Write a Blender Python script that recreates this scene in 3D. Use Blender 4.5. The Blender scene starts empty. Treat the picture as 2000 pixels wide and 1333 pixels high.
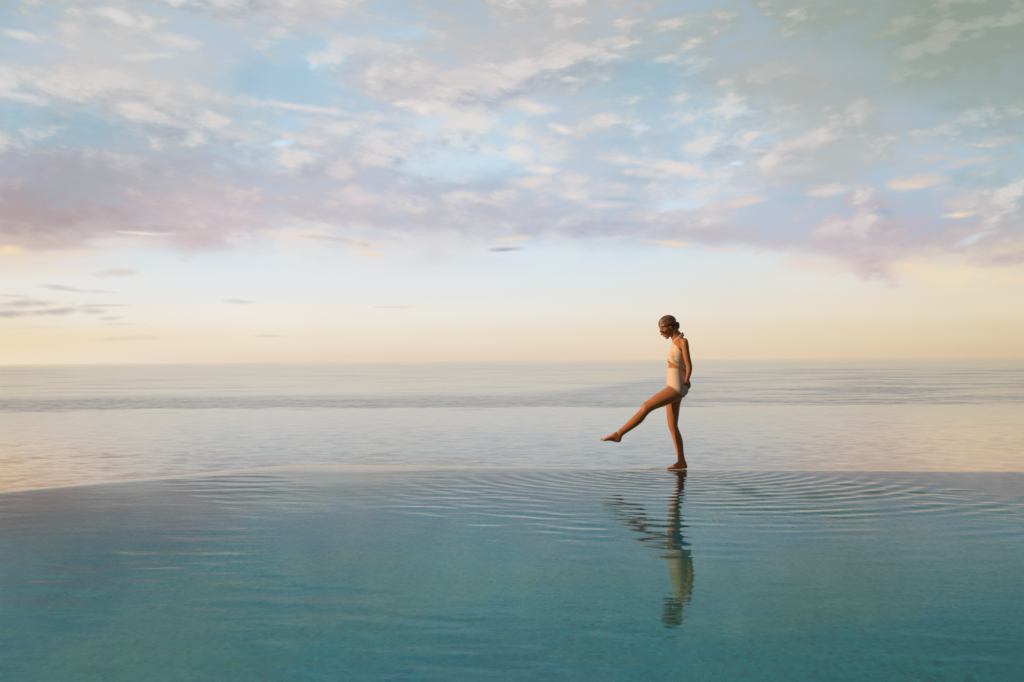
import bpy, bmesh, math, random
import numpy as np
from mathutils import Vector, Matrix

random.seed(7)
rng = np.random.default_rng(11)
S = bpy.context.scene
COL = S.collection
R = math.radians

# ------------------------------------------------------------------ camera
CAM_H = 1.21
F = 35.0 / 36.0 * 2000.0
cam_d = bpy.data.cameras.new("camera")
cam = bpy.data.objects.new("camera", cam_d)
COL.objects.link(cam)
cam_d.lens = 35.0
cam_d.sensor_width = 36.0
cam_d.clip_start = 0.05
cam_d.clip_end = 300000.0
ROT = Matrix.Rotation(R(90 + 1.12), 3, 'X') @ Matrix.Rotation(R(-0.43), 3, 'Z')
M4 = ROT.to_4x4()
M4.translation = Vector((0, 0, CAM_H))
cam.matrix_world = M4
S.camera = cam


def ray(px, py):
    """direction in the world that a photo pixel looks along"""
    return ROT @ Vector(((px - 1000.0) / F, -(py - 666.5) / F, -1.0))


def on_level(px, py, z=0.0):
    d = ray(px, py)
    t = (z - CAM_H) / d.z
    return Vector((d.x * t, d.y * t, z))


# ------------------------------------------------------------------ helpers
def lin(c):
    if isinstance(c, str):
        c = c.lstrip('#')
        c = [int(c[i:i + 2], 16) / 255.0 for i in (0, 2, 4)]
    return tuple(x / 12.92 if x <= 0.04045 else ((x + 0.055) / 1.055) ** 2.4 for x in c)


class NT:
    """tiny wrapper to write node trees tersely"""

    def __init__(self, tree):
        self.t = tree
        tree.nodes.clear()

    def n(self, typ, **kw):
        nd = self.t.nodes.new(typ)
        for k, v in kw.items():
            setattr(nd, k, v)
        return nd

    def put(self, sock, v):
        if isinstance(v, bpy.types.NodeSocket):
            self.t.links.new(v, sock)
        else:
            sock.default_value = v

    def m(self, op, a, b=0.0, c=None, clamp=False):
        nd = self.n('ShaderNodeMath', operation=op, use_clamp=clamp)
        self.put(nd.inputs[0], a)
        self.put(nd.inputs[1], b)
        if c is not None:
            self.put(nd.inputs[2], c)
        return nd.outputs[0]

    def xyz(self, x, y, z):
        nd = self.n('ShaderNodeCombineXYZ')
        for i, v in enumerate((x, y, z)):
            self.put(nd.inputs[i], v)
        return nd.outputs[0]

    def sep(self, v):
        nd = self.n('ShaderNodeSeparateXYZ')
        self.put(nd.inputs[0], v)
        return nd.outputs

    def noise(self, vec, scale, detail=4.0, rough=0.5, dist=0.0):
        nd = self.n('ShaderNodeTexNoise')
        self.put(nd.inputs['Vector'], vec)
        nd.inputs['Scale'].default_value = scale
        nd.inputs['Detail'].default_value = detail
        nd.inputs['Roughness'].default_value = rough
        nd.inputs['Distortion'].default_value = dist
        return nd

    def mix(self, f, a, b, mode='MIX', clamp=False):
        nd = self.n('ShaderNodeMix', data_type='RGBA', blend_type=mode)
        nd.clamp_factor = True
        self.put(nd.inputs[0], f)
        for i, v in ((6, a), (7, b)):
            if not isinstance(v, bpy.types.NodeSocket) and len(v) == 3:
                v = (*v, 1.0)
            self.put(nd.inputs[i], v)
        return nd.outputs[2]

    def step(self, v, lo, hi, a=0.0, b=1.0, smooth=True):
        nd = self.n('ShaderNodeMapRange')
        nd.interpolation_type = 'SMOOTHSTEP' if smooth else 'LINEAR'
        nd.clamp = True
        self.put(nd.inputs[0], v)
        for i, q in zip((1, 2, 3, 4), (lo, hi, a, b)):
            self.put(nd.inputs[i], q)
        return nd.outputs[0]

    def ramp(self, f, stops, interp='LINEAR'):
        nd = self.n('ShaderNodeValToRGB')
        cr = nd.color_ramp
        cr.interpolation = interp
        while len(cr.elements) < len(stops):
            cr.elements.new(1.0)
        for e, (p, c) in zip(cr.elements, stops):
            e.position = p
            e.color = (*c, 1.0)
        self.put(nd.inputs[0], f)
        return nd.outputs[0]


def mat(name):
    m = bpy.data.materials.new(name)
    m.use_nodes = True
    return m, NT(m.node_tree)


def principled(name, color, rough=0.5, **kw):
    m, t = mat(name)
    b = t.n('ShaderNodeBsdfPrincipled')
    t.put(b.inputs['Base Color'], color if isinstance(color, bpy.types.NodeSocket) else (*color, 1))
    b.inputs['Roughness'].default_value = rough
    for k, v in kw.items():
        b.inputs[k].default_value = v
    o = t.n('ShaderNodeOutputMaterial')
    t.t.links.new(b.outputs[0], o.inputs[0])
    return m, t, b


def link_mesh(name, me, material, parent=None, smooth=True):
    o = bpy.data.objects.new(name, me)
    COL.objects.link(o)
    if material:
        me.materials.clear()
        me.materials.append(material)
    if smooth:
        me.polygons.foreach_set('use_smooth', [True] * len(me.polygons))
    if parent:
        o.parent = parent
    return o


def from_bm(name, bm, material, parent=None, smooth=True):
    me = bpy.data.meshes.new(name)
    bm.normal_update()
    bm.to_mesh(me)
    bm.free()
    return link_mesh(name, me, material, parent, smooth)


def tag(o, label=None, cat=None, group=None, kind=None):
    for k, v in (('label', label), ('category', cat), ('group', group), ('kind', kind)):
        if v:
            o[k] = v


def grid_mesh(name, X, Y, Z):
    """mesh from 2-D arrays of coordinates"""
    h, w = X.shape
    co = np.stack([X, Y, Z], -1).reshape(-1, 3).astype(np.float32)
    idx = np.arange(h * w).reshape(h, w)
    q = np.stack([idx[:-1, :-1], idx[:-1, 1:], idx[1:, 1:], idx[1:, :-1]], -1).reshape(-1, 4)
    me = bpy.data.meshes.new(name)
    me.vertices.add(len(co))
    me.vertices.foreach_set('co', co.ravel())
    me.loops.add(q.size)
    me.loops.foreach_set('vertex_index', q.ravel().astype(np.int32))
    me.polygons.add(len(q))
    me.polygons.foreach_set('loop_start', np.arange(0, q.size, 4, dtype=np.int32))
    me.polygons.foreach_set('loop_total', np.full(len(q), 4, dtype=np.int32))
    me.update(calc_edges=True)
    return me


# ------------------------------------------------------------------ sun + sky
SUN_DIR = Vector((-0.93, -0.19, 0.34)).normalized()      # towards the sun
sun_el = math.asin(SUN_DIR.z)
sun_az = math.atan2(SUN_DIR.x, SUN_DIR.y)                # clockwise from +Y
sd = bpy.data.lights.new("sun", 'SUN')
sd.energy = 5.0
sd.angle = R(0.6)
sd.color = (1.0, 0.66, 0.36)
sun = bpy.data.objects.new("sun", sd)
COL.objects.link(sun)
sun.rotation_euler = (-SUN_DIR).to_track_quat('-Z', 'Y').to_euler()

W = bpy.data.worlds.new("World")
S.world = W
W.use_nodes = True
t = NT(W.node_tree)
tc = t.n('ShaderNodeTexCoord')
dx, dy, dz = t.sep(tc.outputs['Generated'])
ym = t.m('MAXIMUM', dy, 0.35)
U0 = t.m('DIVIDE', dx, ym)
V0 = t.m('DIVIDE', t.m('MAXIMUM', dz, 0.0), ym)

COLS = [125 * i for i in range(17)]
ROWS = [
 (0,   "a3b5b5 b5bfc1 c0c4c5 b9c6cc c2c7cb c9c8cb b9c4c8 b8bdbc bfc0c0 c2c1c0 b8bbb8 a9b3b0 a2aea8 9ba79c 94a193 8f9d8e 8f9d90"),
 (80,  "b9c3c6 ccc9c8 c8c8c8 cbcacb bcc8ce aac9db b8cad4 c6c6c9 c3c1c2 bfbebf b5bcbd aab6b6 a7b0ac 9daaa1 98a69a 92a093 8fa092"),
 (160, "b8c7ce c7c6c5 cccac9 c6c9ca a9c4d3 b0cbdb cbc9cc ccc9cb c4c6cc b8c4ca a0bfcc a9bcc3 b0b6b4 a9b1ad 9fada7 98a79c 94a599"),
 (240, "a8bcc6 9db7c4 b3bfc6 b9c3c9 b5c8d4 c8cbd0 bccbd8 d5d5d6 c4d7e3 cdcdd0 b9c9d3 b3c9d8 bcc8cd b2bab9 b0b8b8 a2b6ba 9fb2b0"),
 (310, "b0aeb8 a9adb8 b1b7c0 b5bbc5 b3c6d6 c3c7cf bfc6d2 c9dbe8 cbdde9 d0d0d3 c3cad3 b9cbda c9cbcd bcc0c1 bdc2c4 b5c2c9 a9bcbf"),
 (370, "b09fa5 a9a6ad b1aeb5 c0b9bf c6bfc6 c9c5cc cdc9d0 bdc3d2 c0c6d3 cfcfd5 c6cbd4 cfd6df c4c4ca bfc0c4 bcc0c6 b5bfc7 abbfc3"),
 (420, "b8a5a6 b9aaae c0b4b8 cbbcc1 cfc3c9 cbc5cb c9c6cd c8c7d0 c5c6d1 c3c6d1 c3c5d0 cfccd2 c9c4ca c4bcc4 bbb8c1 bfb9bd b5b8bd"),
 (460, "d1bcb0 cdbab6 ddd2cd d3c4c6 dcd9db e0dbd9 d7d4d8 d5d5da ccd0d9 ccd1da cdd0d8 c9c8d0 c7c2ca c8bec5 c3b7be bdb6bd c0b8ba"),
 (500, "e6d5bf e3dcd6 dfe2e4 dde3e7 dee5e9 dfe4e7 e0e2e3 dbe0e4 d8e3ea d8e4ea d6e2e8 d9e2e5 dde2e2 d9d0d0 cfc2c1 ddcec0 d6c3b0"),
 (550, "e9e4dc e8e6e2 e7e7e6 e5e7e8 e4e7e9 e4e7e9 e3e6e8 e2e6e8 e1e6e8 e0e5e6 dfe4e4 e0e2df e2e1da e4dfd5 e2d8cc e4d6bf e2d2b8"),
 (610, "e9dcc2 ebe2d2 ece6da ede8dd eee9e0 ede8df ece7de ebe7de eae6dd e9e4da e8e2d6 e8dfcf e8ddc9 e7dac3 e6d8be e4d5b8 e3d3b3"),
 (660, "eed7b0 eed8b4 eedbbb eeddc1 eedfc6 eddec6 ecdec5 ebdcc4 eadbc2 ead9bf e9d7bc e8d5b8 e6d3b4 e4d0ae e2cda9 dfcaa4 dcc79f"),
 (700, "efdcbb eddbbe eadac2 e9d6bd e8d3b8 e7d1b8 e6d0b8 e6cfb7 e5ceb6 e6ceb3 e6cdb0 e5ccad e4cbaa e1c7a3 dec39d dabf97 d7bb91"),
]
U_LO, U_HI = -1.1, 1.1


def upos(px):
    return ((px - 1000.0) / F - U_LO) / (U_HI - U_LO)


# clouds drift out of their smooth outlines: warp the lookup with noise
p0 = t.xyz(U0, t.m('MULTIPLY', V0, 2.4), 0.3)
w1 = t.noise(p0, 8.0, 4.0, 0.5).outputs['Color']
w1r, w1g, w1b = t.sep(w1)
deck = t.step(V0, 0.085, 0.15)                          # 0 in the clear band, 1 in the cloud deck
wamp = t.m('MULTIPLY_ADD', deck, 0.85, 0.15)
U1 = t.m('MULTIPLY_ADD', t.m('MULTIPLY', t.m('SUBTRACT', w1r, 0.5), wamp), 0.09, U0)
V1 = t.m('MULTIPLY_ADD', t.m('MULTIPLY', t.m('SUBTRACT', w1g, 0.5), wamp), 0.05, V0)
uu = t.m('DIVIDE', t.m('SUBTRACT', U1, U_LO), U_HI - U_LO, clamp=True)

base = None
prev = None
for py, cols in reversed(ROWS):
    v = (704.5 - py) / F
    cs = [lin(c) for c in cols.split()]
    row = t.ramp(uu, [(upos(px), c) for px, c in zip(COLS, cs)], 'CARDINAL')
    if base is None:
        base = row
    else:
        base = t.mix(t.step(V1, prev, v), base, row)
    prev = v

# puffs inside the deck: a density field, lit from the left by the low sun
Vs = t.m('MULTIPLY_ADD', t.m('ABSOLUTE', U0), -0.14, V0)
Ub = t.m('MULTIPLY_ADD', t.m('SUBTRACT', w1r, 0.5), 0.025, U0)
Vb = t.m('MULTIPLY_ADD', t.m('SUBTRACT', w1b, 0.5), 0.015, Vs)


def density(du, dv):
    p_ = t.xyz(t.m('ADD', Ub, du), t.m('MULTIPLY', t.m('ADD', Vb, dv), 2.0), 1.7)
    vo_ = t.n('ShaderNodeTexVoronoi', feature='F1', voronoi_dimensions='2D')
    vo_.inputs['Scale'].default_value = 24.0
    vo_.inputs['Detail'].default_value = 3.0
    vo_.inputs['Roughness'].default_value = 0.55
    t.put(vo_.inputs['Vector'], p_)
    n_ = t.noise(p_, 6.5, 8.0, 0.56).outputs['Fac']
    return t.m('MULTIPLY_ADD', t.m('SUBTRACT', 0.40, vo_.outputs['Distance']), 0.17, n_)


puff = density(0.0, 0.0)
toward = density(-0.018, 0.012)
emb = t.m('SUBTRACT', puff, toward)
right = t.step(U0, 0.16, 0.40)
topp = t.step(V0, 0.20, 0.28)
left = t.step(U0, -0.2, -0.42)
calm = t.m('SUBTRACT', 1.0, t.m('MULTIPLY', t.m('MULTIPLY', right, topp), 0.70))
calm = t.m('MULTIPLY', calm, t.m('SUBTRACT', 1.0, t.m('MULTIPLY', t.m('MULTIPLY', left, t.step(V0, 0.24, 0.19)), 0.6)))
calm = t.m('MULTIPLY', calm, deck)
thick = t.step(puff, 0.34, 0.57)
lit = t.m('MULTIPLY', thick, t.step(emb, -0.03, 0.14))
dim = t.m('MULTIPLY', thick, t.step(emb, 0.03, -0.13))
gap = t.step(puff, 0.44, 0.30)
hs = t.n('ShaderNodeHueSaturation')
hs.inputs['Saturation'].default_value = 0.84
t.put(hs.inputs['Color'], base)
skyc = t.mix(t.m('MULTIPLY', t.m('MULTIPLY', gap, calm), 0.42), hs.outputs[0], lin('a3c4de'))
skyc = t.mix(t.m('MULTIPLY', t.m('MULTIPLY', dim, calm), 0.60), skyc, lin('9fa5b4'))
skyc = t.mix(t.m('MULTIPLY', t.m('MULTIPLY', lit, calm), 0.60), skyc, lin('eadfd9'))

# single clouds, gaps and cloudlets: (px, py, half width, half height, tilt, colour, strength)
er = t.noise(t.xyz(Ub, t.m('MULTIPLY', Vb, 2.0), 9.0), 32.0, 6.0, 0.55).outputs['Fac']
e1 = t.m('MULTIPLY_ADD', t.m('SUBTRACT', er, 0.5), 2.5, 1.12)
e0 = t.m('SUBTRACT', e1, 1.05)
PW = t.xyz(t.m('MULTIPLY_ADD', t.m('SUBTRACT', U1, U0), 0.35, U0), t.m('MULTIPLY_ADD', t.m('SUBTRACT', V1, V0), 0.35, V0), 0.0)
CLOUDS = (
    (250, 115, 260, 80, -14, 'cac9c9', .5), (620, 30, 200, 34, -8, 'c7c6ca', .5), (1000, 70, 190, 56, 0, 'c3c1c2', .5), (900, 150, 110, 34, -10, 'cbc8ca', .5),
    (1520, 150, 190, 74, -20, 'b0b5b3', .55), (1650, 300, 150, 62, 20, 'b8bcbc', .55), (330, 330, 200, 34, -4, 'b1b2bc', .55), (650, 350, 150, 26, 0, 'bfc0ca', .5),
    (180, 425, 190, 36, -2, 'b4a6aa', .55), (470, 432, 150, 28, 0, 'c8bdc3', .55), (720, 425, 160, 26, -3, 'c5c1c9', .55), (930, 436, 220, 24, 0, 'c0bfca', .6),
    (1150, 448, 170, 16, 0, 'babbc8', .7), (1400, 458, 180, 22, -3, 'c2bdc6', .65), (1640, 478, 160, 30, -4, 'c5bbc2', .6), (1860, 470, 140, 32, 0, 'bcb4ba', .55),
    (108, 228, 130, 24, -8, '9ab4c1', .6), (190, 262, 100, 16, -8, 'a0b5c1', .5), (488, 152, 45, 50, 0, '9fbfd0', .6),
    (575, 163, 80, 32, -10, 'a9c6d6', .55), (792, 62, 70, 14, 0, 'b0cfe2', .6), (895, 315, 115, 28, 0, 'cadeeb', .8),
    (846, 244, 50, 24, 0, 'c6dbe8', .7), (944, 190, 16, 16, 0, 'c6dbea', .6), (570, 240, 45, 16, 0, 'b7d2e4', .6),
    (1282, 141, 95, 34, 0, '9dbbc9', .6), (1250, 178, 70, 16, 0, 'a2bfcd', .5), (1271, 271, 110, 13, 4, 'acc3d3', .55),
    (1499, 282, 50, 16, 20, 'b9cfe2', .6), (1336, 399, 66, 17, 0, 'cfdfeb', .85), (1553, 388, 50, 9, 0, 'acc1d0', .6),
    (1729, 417, 28, 13, 0, '9fb6c7', .7), (1922, 347, 75, 22, 0, '9db5bb', .5), (1890, 205, 90, 16, 5, '93aaa8', .45),
    (1239, 344, 80, 12, -3, 'b0c1d0', .7), (1206, 388, 55, 8, -4, 'b3c2d1', .7), (813, 363, 130, 14, -2, 'b8bfce', .6),
    (954, 363, 70, 13, -3, 'b3bed0', .65), (1217, 436, 140, 9, 0, 'b7b8c6', .65), (1060, 425, 130, 14, 0, 'bcbfcd', .5),
    (600, 400, 150, 26, 0, 'c0bbc4', .5), (130, 330, 150, 36, 0, 'a9a6b0', .5), (40, 420, 140, 34, 0, 'b09fa1', .55),
    (49, 65, 60, 14, -14, 'd9d7d5', .7), (233, 24, 60, 11, -20, 'dedcda', .7), (347, 72, 60, 18, -18, 'd8d5d5', .7),
    (304, 103, 55, 11, 5, 'd9d8d8', .65), (244, 157, 95, 12, -16, 'd3d0cf', .7), (33, 187, 60, 9, -10, 'd6d6d6', .7),
    (136, 184, 70, 10, -14, 'd1cfcf', .6), (304, 230, 90, 10, -16, 'cfcccc', .65), (466, 258, 50, 22, -8, 'd1ced0', .7),
    (597, 211, 130, 10, -7, 'dad8d9', .75), (664, 246, 40, 16, 0, 'e3dfdd', .7), (759, 260, 75, 10, 0, 'dbd9da', .7),
    (824, 211, 26, 12, 0, 'ece7e3', .85), (792, 198, 24, 7, 0, 'e6e2df', .8), (735, 158, 14, 6, 0, 'e6ebee', .8),
    (916, 242, 58, 30, 0, 'e3ddd9', .8), (960, 293, 32, 11, -8, 'e4dfdb', .75), (609, 132, 9, 10, 0, 'd9eaf5', .8),
    (700, 95, 110, 30, -22, 'cfccce', .5), (564, 277, 48, 8, 10, 'd0e5f2', .8), (620, 300, 40, 5, -12, 'cfe0ec', .6),
    (672, 325, 26, 20, 0, 'dad1d2', .7), (710, 385, 60, 18, -3, 'ddd1d3', .7), (410, 335, 40, 10, -10, 'c3bcc1', .5),
    (1043, 209, 55, 18, -6, 'e1dbd8', .8), (1111, 249, 32, 10, -14, 'ede5dd', .85), (1033, 262, 48, 16, -10, 'e3dcd7', .75),
    (1016, 298, 32, 20, -10, 'e9e2db', .85), (1060, 331, 34, 11, 0, 'ede2d8', .85), (1038, 358, 40, 15, 0, 'e0d7d3', .75),
    (1255, 314, 90, 13, -8, 'dfdad9', .75), (1320, 325, 50, 9, -8, 'e4dcd8', .75), (1119, 385, 36, 15, -4, 'e5dcd8', .8),
    (1173, 401, 60, 11, 0, 'dad6d9', .7), (1374, 342, 36, 9, 0, 'e0d9d6', .75), (1266, 244, 18, 9, 0, 'c9dcea', .7),
    (1461, 217, 32, 5, 4, 'bfd6ea', .6), (1439, 321, 18, 5, 0, 'd4e6f1', .85), (1488, 298, 28, 6, 0, 'dad4d4', .75),
    (1575, 271, 60, 14, 26, 'd9d0cb', .75), (1540, 330, 70, 12, 10, 'cccac9', .6), (1624, 372, 50, 11, 8, 'dad4d1', .75),
    (1445, 396, 75, 13, 12, 'ddd0cd', .75), (1803, 352, 58, 19, 6, 'd6cac4', .8), (1790, 362, 38, 8, 0, 'e3d2c4', .6),
    (1900, 314, 62, 11, 12, 'cdc6c1', .7), (1873, 424, 38, 7, 6, 'f0debb', .9), (1889, 401, 60, 18, 0, 'd0c7c4', .6),
    (1914, 465, 46, 9, 18, 'd3dfe8', .7), (1954, 266, 50, 15, 0, 'bfc0c1', .6),
    (1672, 206, 32, 11, 20, 'c0c1c1', .6), (1835, 305, 40, 9, 0, 'c9c1bb', .6),
    (597, 461, 90, 9, -5, 'eaddd2', .8), (690, 478, 70, 8, -9, 'e8d9d0', .7), (727, 498, 44, 6, -4, 'efdccb', .85),
    (650, 470, 70, 6, -8, 'c5c0c8', .6), (293, 455, 56, 4, -3, 'f5e6d6', .8), (293, 445, 70, 6, -4, 'bfb0b5', .75),
    (245, 475, 90, 12, 0, 'e3dcda', .6), (396, 466, 64, 32, 0, 'cbbcc0', .7), (11, 487, 45, 12, 0, 'f2dab6', .8),
    (140, 494, 110, 10, 0, 'ead8c8', .6), (470, 462, 30, 5, 6, 'd8c3c3', .7), (851, 487, 42, 34, 0, 'd8d6d9', .6),
    (1304, 473, 75, 6, -6, 'ecd8c5', .8), (1420, 487, 80, 5, -2, 'e3d3cb', .6), (1000, 468, 50, 6, 0, 'ead9cd', .6),
    (1705, 520, 64, 36, -20, 'cbb9bb', .75), (1857, 545, 95, 32, 0, 'f0debd', .75), (1775, 520, 50, 26, 0, 'eedac0', .7),
    (1590, 515, 100, 20, -6, 'e5d5cd', .6), (1960, 505, 70, 14, 5, 'c8b5b8', .7), (1980, 545, 60, 12, 0, 'efdcb8', .7),
    (45, 594, 100, 9, 1, 'b7afae', .9), (95, 609, 70, 8, 4, 'bcb0ad', .85), (85, 603, 30, 5, 3, 'efdfc8', .6), (10, 613, 60, 7, 3, 'b7aeac', .85),
    (205, 597, 70, 3, 0, 'c6bcb7', .7), (186, 609, 26, 7, 0, 'c6bab5', .8), (115, 562, 40, 5, -6, 'c9c1bd', .7), (180, 569, 70, 4, -3, 'd2cbc7', .6),
    (215, 534, 60, 9, 4, 'd8cabd', .8), (130, 534, 80, 8, 0, 'ecdfcf', .6), (215, 622, 34, 5, 4, 'cfc2b8', .7), (235, 634, 50, 3, 0, 'd6c8bb', .6),
    (460, 589, 42, 5, -2, 'd3cac6', .7), (990, 487, 34, 5, 0, 'b1b0bc', .9), (760, 600, 40, 3, 0, 'd5ccc7', .7),
    (530, 656, 36, 3, 0, 'd6c7b8', .6), (235, 663, 70, 6, 2, 'd4c5b3', .6), (15, 578, 40, 4, -4, 'cac1bb', .7), (60, 640, 60, 4, 0, 'e3cfb0', .5),
)
PQ = PW
for i_, (px, py, hw, hh, tilt, c, k) in enumerate(CLOUDS):
    if i_ % 6 == 5:                                       # keeps the node compiler working through the list in order
        vm = t.n('ShaderNodeVectorMath', operation='MULTIPLY_ADD')
        t.put(vm.inputs[0], skyc)
        vm.inputs[1].default_value = (1e-7, 1e-7, 1e-7)
        t.put(vm.inputs[2], PW)
        PQ = vm.outputs[0]
    u, v = (px - 1000) / F, (704.5 - 0.0075 * (px - 1000) - py) / F
    mp = t.n('ShaderNodeMapping', vector_type='TEXTURE')
    mp.inputs['Location'].default_value = (u, v, 0)
    mp.inputs['Rotation'].default_value = (0, 0, R(tilt))
    mp.inputs['Scale'].default_value = (hw / F, hh / F, 1)
    t.put(mp.inputs['Vector'], PQ)
    ln = t.n('ShaderNodeVectorMath', operation='LENGTH')
    t.put(ln.inputs[0], mp.outputs[0])
    skyc = t.mix(t.step(ln.outputs['Value'], e1, e0, 0.0, min(1.0, k * (0.85 if py > 525 else 1.30 if hw > 16 else 0.6)), smooth=False), skyc, lin(c))

# above and behind the view the evening sky is dimmer
skyc = t.mix(t.step(V0, 0.37, 0.9), skyc, (0.44, 0.55, 0.62))
skyc = t.mix(t.step(dy, 0.62, -0.15), skyc, (0.10, 0.105, 0.13))
nish = t.n('ShaderNodeTexSky', sky_type='NISHITA')
nish.sun_disc = False
nish.sun_elevation = sun_el
nish.sun_rotation = sun_az
nish.dust_density = 2.0
bg1 = t.n('ShaderNodeBackground')
t.put(bg1.inputs[0], skyc)
bg1.inputs[1].default_value = 1.03
bg2 = t.n('ShaderNodeBackground')
t.put(bg2.inputs[0], nish.outputs[0])
bg2.inputs[1].default_value = 0.06
mx = t.n('ShaderNodeMixShader')
mx.inputs[0].default_value = 0.05
t.t.links.new(bg1.outputs[0], mx.inputs[1])
t.t.links.new(bg2.outputs[0], mx.inputs[2])
wo = t.n('ShaderNodeOutputWorld')
t.t.links.new(mx.outputs[0], wo.inputs[0])
W.cycles.sampling_method = 'MANUAL'
W.cycles.sample_map_resolution = 1024

# ------------------------------------------------------------------ pool plan
# far rim of the pool: straight on the right, bent towards the camera on the left
EX = np.array([-14.0, -9.0, -4.90, -3.92, -3.05, -2.72, -2.42, -2.05, -1.6, -0.9, 0.0, 1.85, 3.4, 5.5, 9.0, 14.0])
EY = np.array([0.40, 5.40, 9.62, 10.52, 11.30, 11.58, 11.76, 11.83, 11.80, 11.68, 11.53, 11.17, 10.95, 10.64, 10.1, 9.4])
from_px = [on_level(px, py) for px, py in ((0, 958), (200, 940), (400, 921), (520, 908), (600, 902), (700, 902.5),
           (850, 906), (1000, 910), (1325, 914), (1600, 916), (2000, 918.5))]
print("RIM", [(round(p.x, 2), round(p.y, 2)) for p in from_px])
xs_ = [p.x for p in from_px]
ys_ = [p.y for p in from_px]
sl0 = (ys_[1] - ys_[0]) / (xs_[1] - xs_[0])
sl1 = (ys_[-1] - ys_[-3]) / (xs_[-1] - xs_[-3])
EX = np.array([xs_[0] - 6.0] + xs_ + [xs_[-1] + 8.0])
EY = np.array([ys_[0] - 6.0 * sl0] + ys_ + [ys_[-1] + 8.0 * sl1])


def rim_y(x):
    x = np.asarray(x, float)
    acc = 0
    for o, w in ((-.36, .06), (-.24, .14), (-.12, .2), (0, .2), (.12, .2), (.24, .14), (.36, .06)):
        acc = acc + w * np.interp(x + o, EX, EY)
    return acc


def rim_cos(x):
    s = (rim_y(x + 0.05) - rim_y(x - 0.05)) / 0.1
    return 1.0 / np.sqrt(1 + s * s)



def lip_drop(sd_, x):
    """how far the water surface has bent down, sd_ metres in from the rim"""
    w = 0.26 + 0.95 * np.exp(-((np.asarray(x) + 2.0) / 1.2) ** 2)
    tb_ = np.clip(w - sd_, 0, None)
    return 0.048 * (tb_ - w / 2.5 * (1 - np.exp(-2.5 * tb_ / w)))


FOOT = on_level(1332.5, 916)
X0, X1, Y_NEAR = -9.4, 12.0, -2.5

# ------------------------------------------------------------------ pool water
nx, ny = 860, 700
gx = np.linspace(X0, X1, nx)
ry = rim_y(gx)
tt = np.linspace(0, 1, ny) ** 0.8
GX = np.repeat(gx[None, :], ny, 0)
GY = Y_NEAR + (ry[None, :] - Y_NEAR) * tt[:, None]
SD = (ry[None, :] - GY) * rim_cos(gx)[None, :]           # distance in from the rim
Z = np.zeros_like(GX)
# wind ripples in patches
patch = np.zeros_like(GX)
for i in range(9):
    a = rng.uniform(0, math.tau)
    k = math.tau / rng.uniform(1.2, 4.5)
    patch += np.sin(k * (math.cos(a) * GX * 0.8 + math.sin(a) * GY * 0.6) + rng.uniform(0, 6.28))
patch = 1 / (1 + np.exp(-1.1 * patch))
rip = np.zeros_like(GX)
for i in range(70):
    lam = math.exp(rng.uniform(math.log(0.09), math.log(0.55)))
    a = R(78) + rng.normal(0, 0.42)
    k = math.tau / lam
    amp = 0.0021 / k
    rip += amp * np.sin(k * (math.cos(a) * GX + math.sin(a) * GY) + rng.uniform(0, 6.28))
edge_calm = np.clip(SD / 0.5, 0.12, 1)
Z += rip * (0.14 + 1.9 * patch ** 1.7) * edge_calm
for i in range(8):                                       # slow undulation
    lam = rng.uniform(0.9, 2.6)
    a = R(85) + rng.normal(0, 0.6)
    k = math.tau / lam
    Z += 0.0011 / k * np.sin(k * (math.cos(a) * GX + math.sin(a) * GY) + rng.uniform(0, 6.28))
# rings running out from the standing foot
r = np.hypot(GX - FOOT.x, GY - FOOT.y)
ang = np.arctan2(GY - FOOT.y, GX - FOOT.x)
for cx_, cy_, amp_, lam0, gr, r0 in ((0.0, 0.0, 0.00175, 0.14, 0.042, 1.7), (-0.75, -0.20, 0.00075, 0.11, 0.035, 1.2), (0.45, -0.7, 0.00065, 0.17, 0.02, 2.2)):
    r = np.hypot(GX - FOOT.x - cx_, GY - FOOT.y - cy_)
    ang = np.arctan2(GY - FOOT.y - cy_, GX - FOOT.x - cx_)
    wob = 0.05 * np.sin(2 * ang + 1.0 + r0) + 0.015 * np.sin(5 * ang + r * 0.9)
    ph = math.tau / gr * np.log(lam0 + gr * (r + wob))       # wavelength grows with the distance run
    env = 1.15 * np.exp(-((r - r0) / 1.5) ** 2) * np.clip(r / 0.3, 0, 1)
    env += 0.26 * np.exp(-((r - 3.8) / 1.5) ** 2)
    env *= 0.65 + 0.45 * np.cos(ang + 1.1)
    env *= 0.30 + 0.75 * np.abs(np.sin(1.5 * ang + r * 0.55 + r0)) * (0.4 + 0.9 * patch)
    Z += amp_ * env * np.sin(ph) * np.clip(SD / 0.25, 0.15, 1)
# the surface bends over the rim
Z -= lip_drop(SD, GX)
me = grid_mesh("pool_water", GX, GY, Z)

m_pool, t = mat("pool_water")
geo = t.n('ShaderNodeNewGeometry')
bump = t.n('ShaderNodeBump')
bump.inputs['Strength'].default_value = 0.5
bump.inputs['Distance'].default_value = 0.0016
px_, py_, pz_ = t.sep(geo.outputs['Position'])
nz = t.noise(t.xyz(t.m('MULTIPLY', px_, 0.45), py_, 0.0), 17.0, 3.0, 0.5)
t.put(bump.inputs['Height'], nz.outputs['Fac'])
fr = t.n('ShaderNodeFresnel')
fr.inputs['IOR'].default_value = 1.33
t.put(fr.inputs['Normal'], bump.outputs[0])
rf = t.n('ShaderNodeBsdfRefraction')
rf.inputs['IOR'].default_value = 1.33
rf.inputs['Roughness'].default_value = 0.0
rf.inputs['Color'].default_value = (0.86, 0.98, 0.99, 1)
t.put(rf.inputs['Normal'], bump.outputs[0])
gl = t.n('ShaderNodeBsdfGlossy')
gl.inputs['Roughness'].default_value = 0.02
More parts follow.
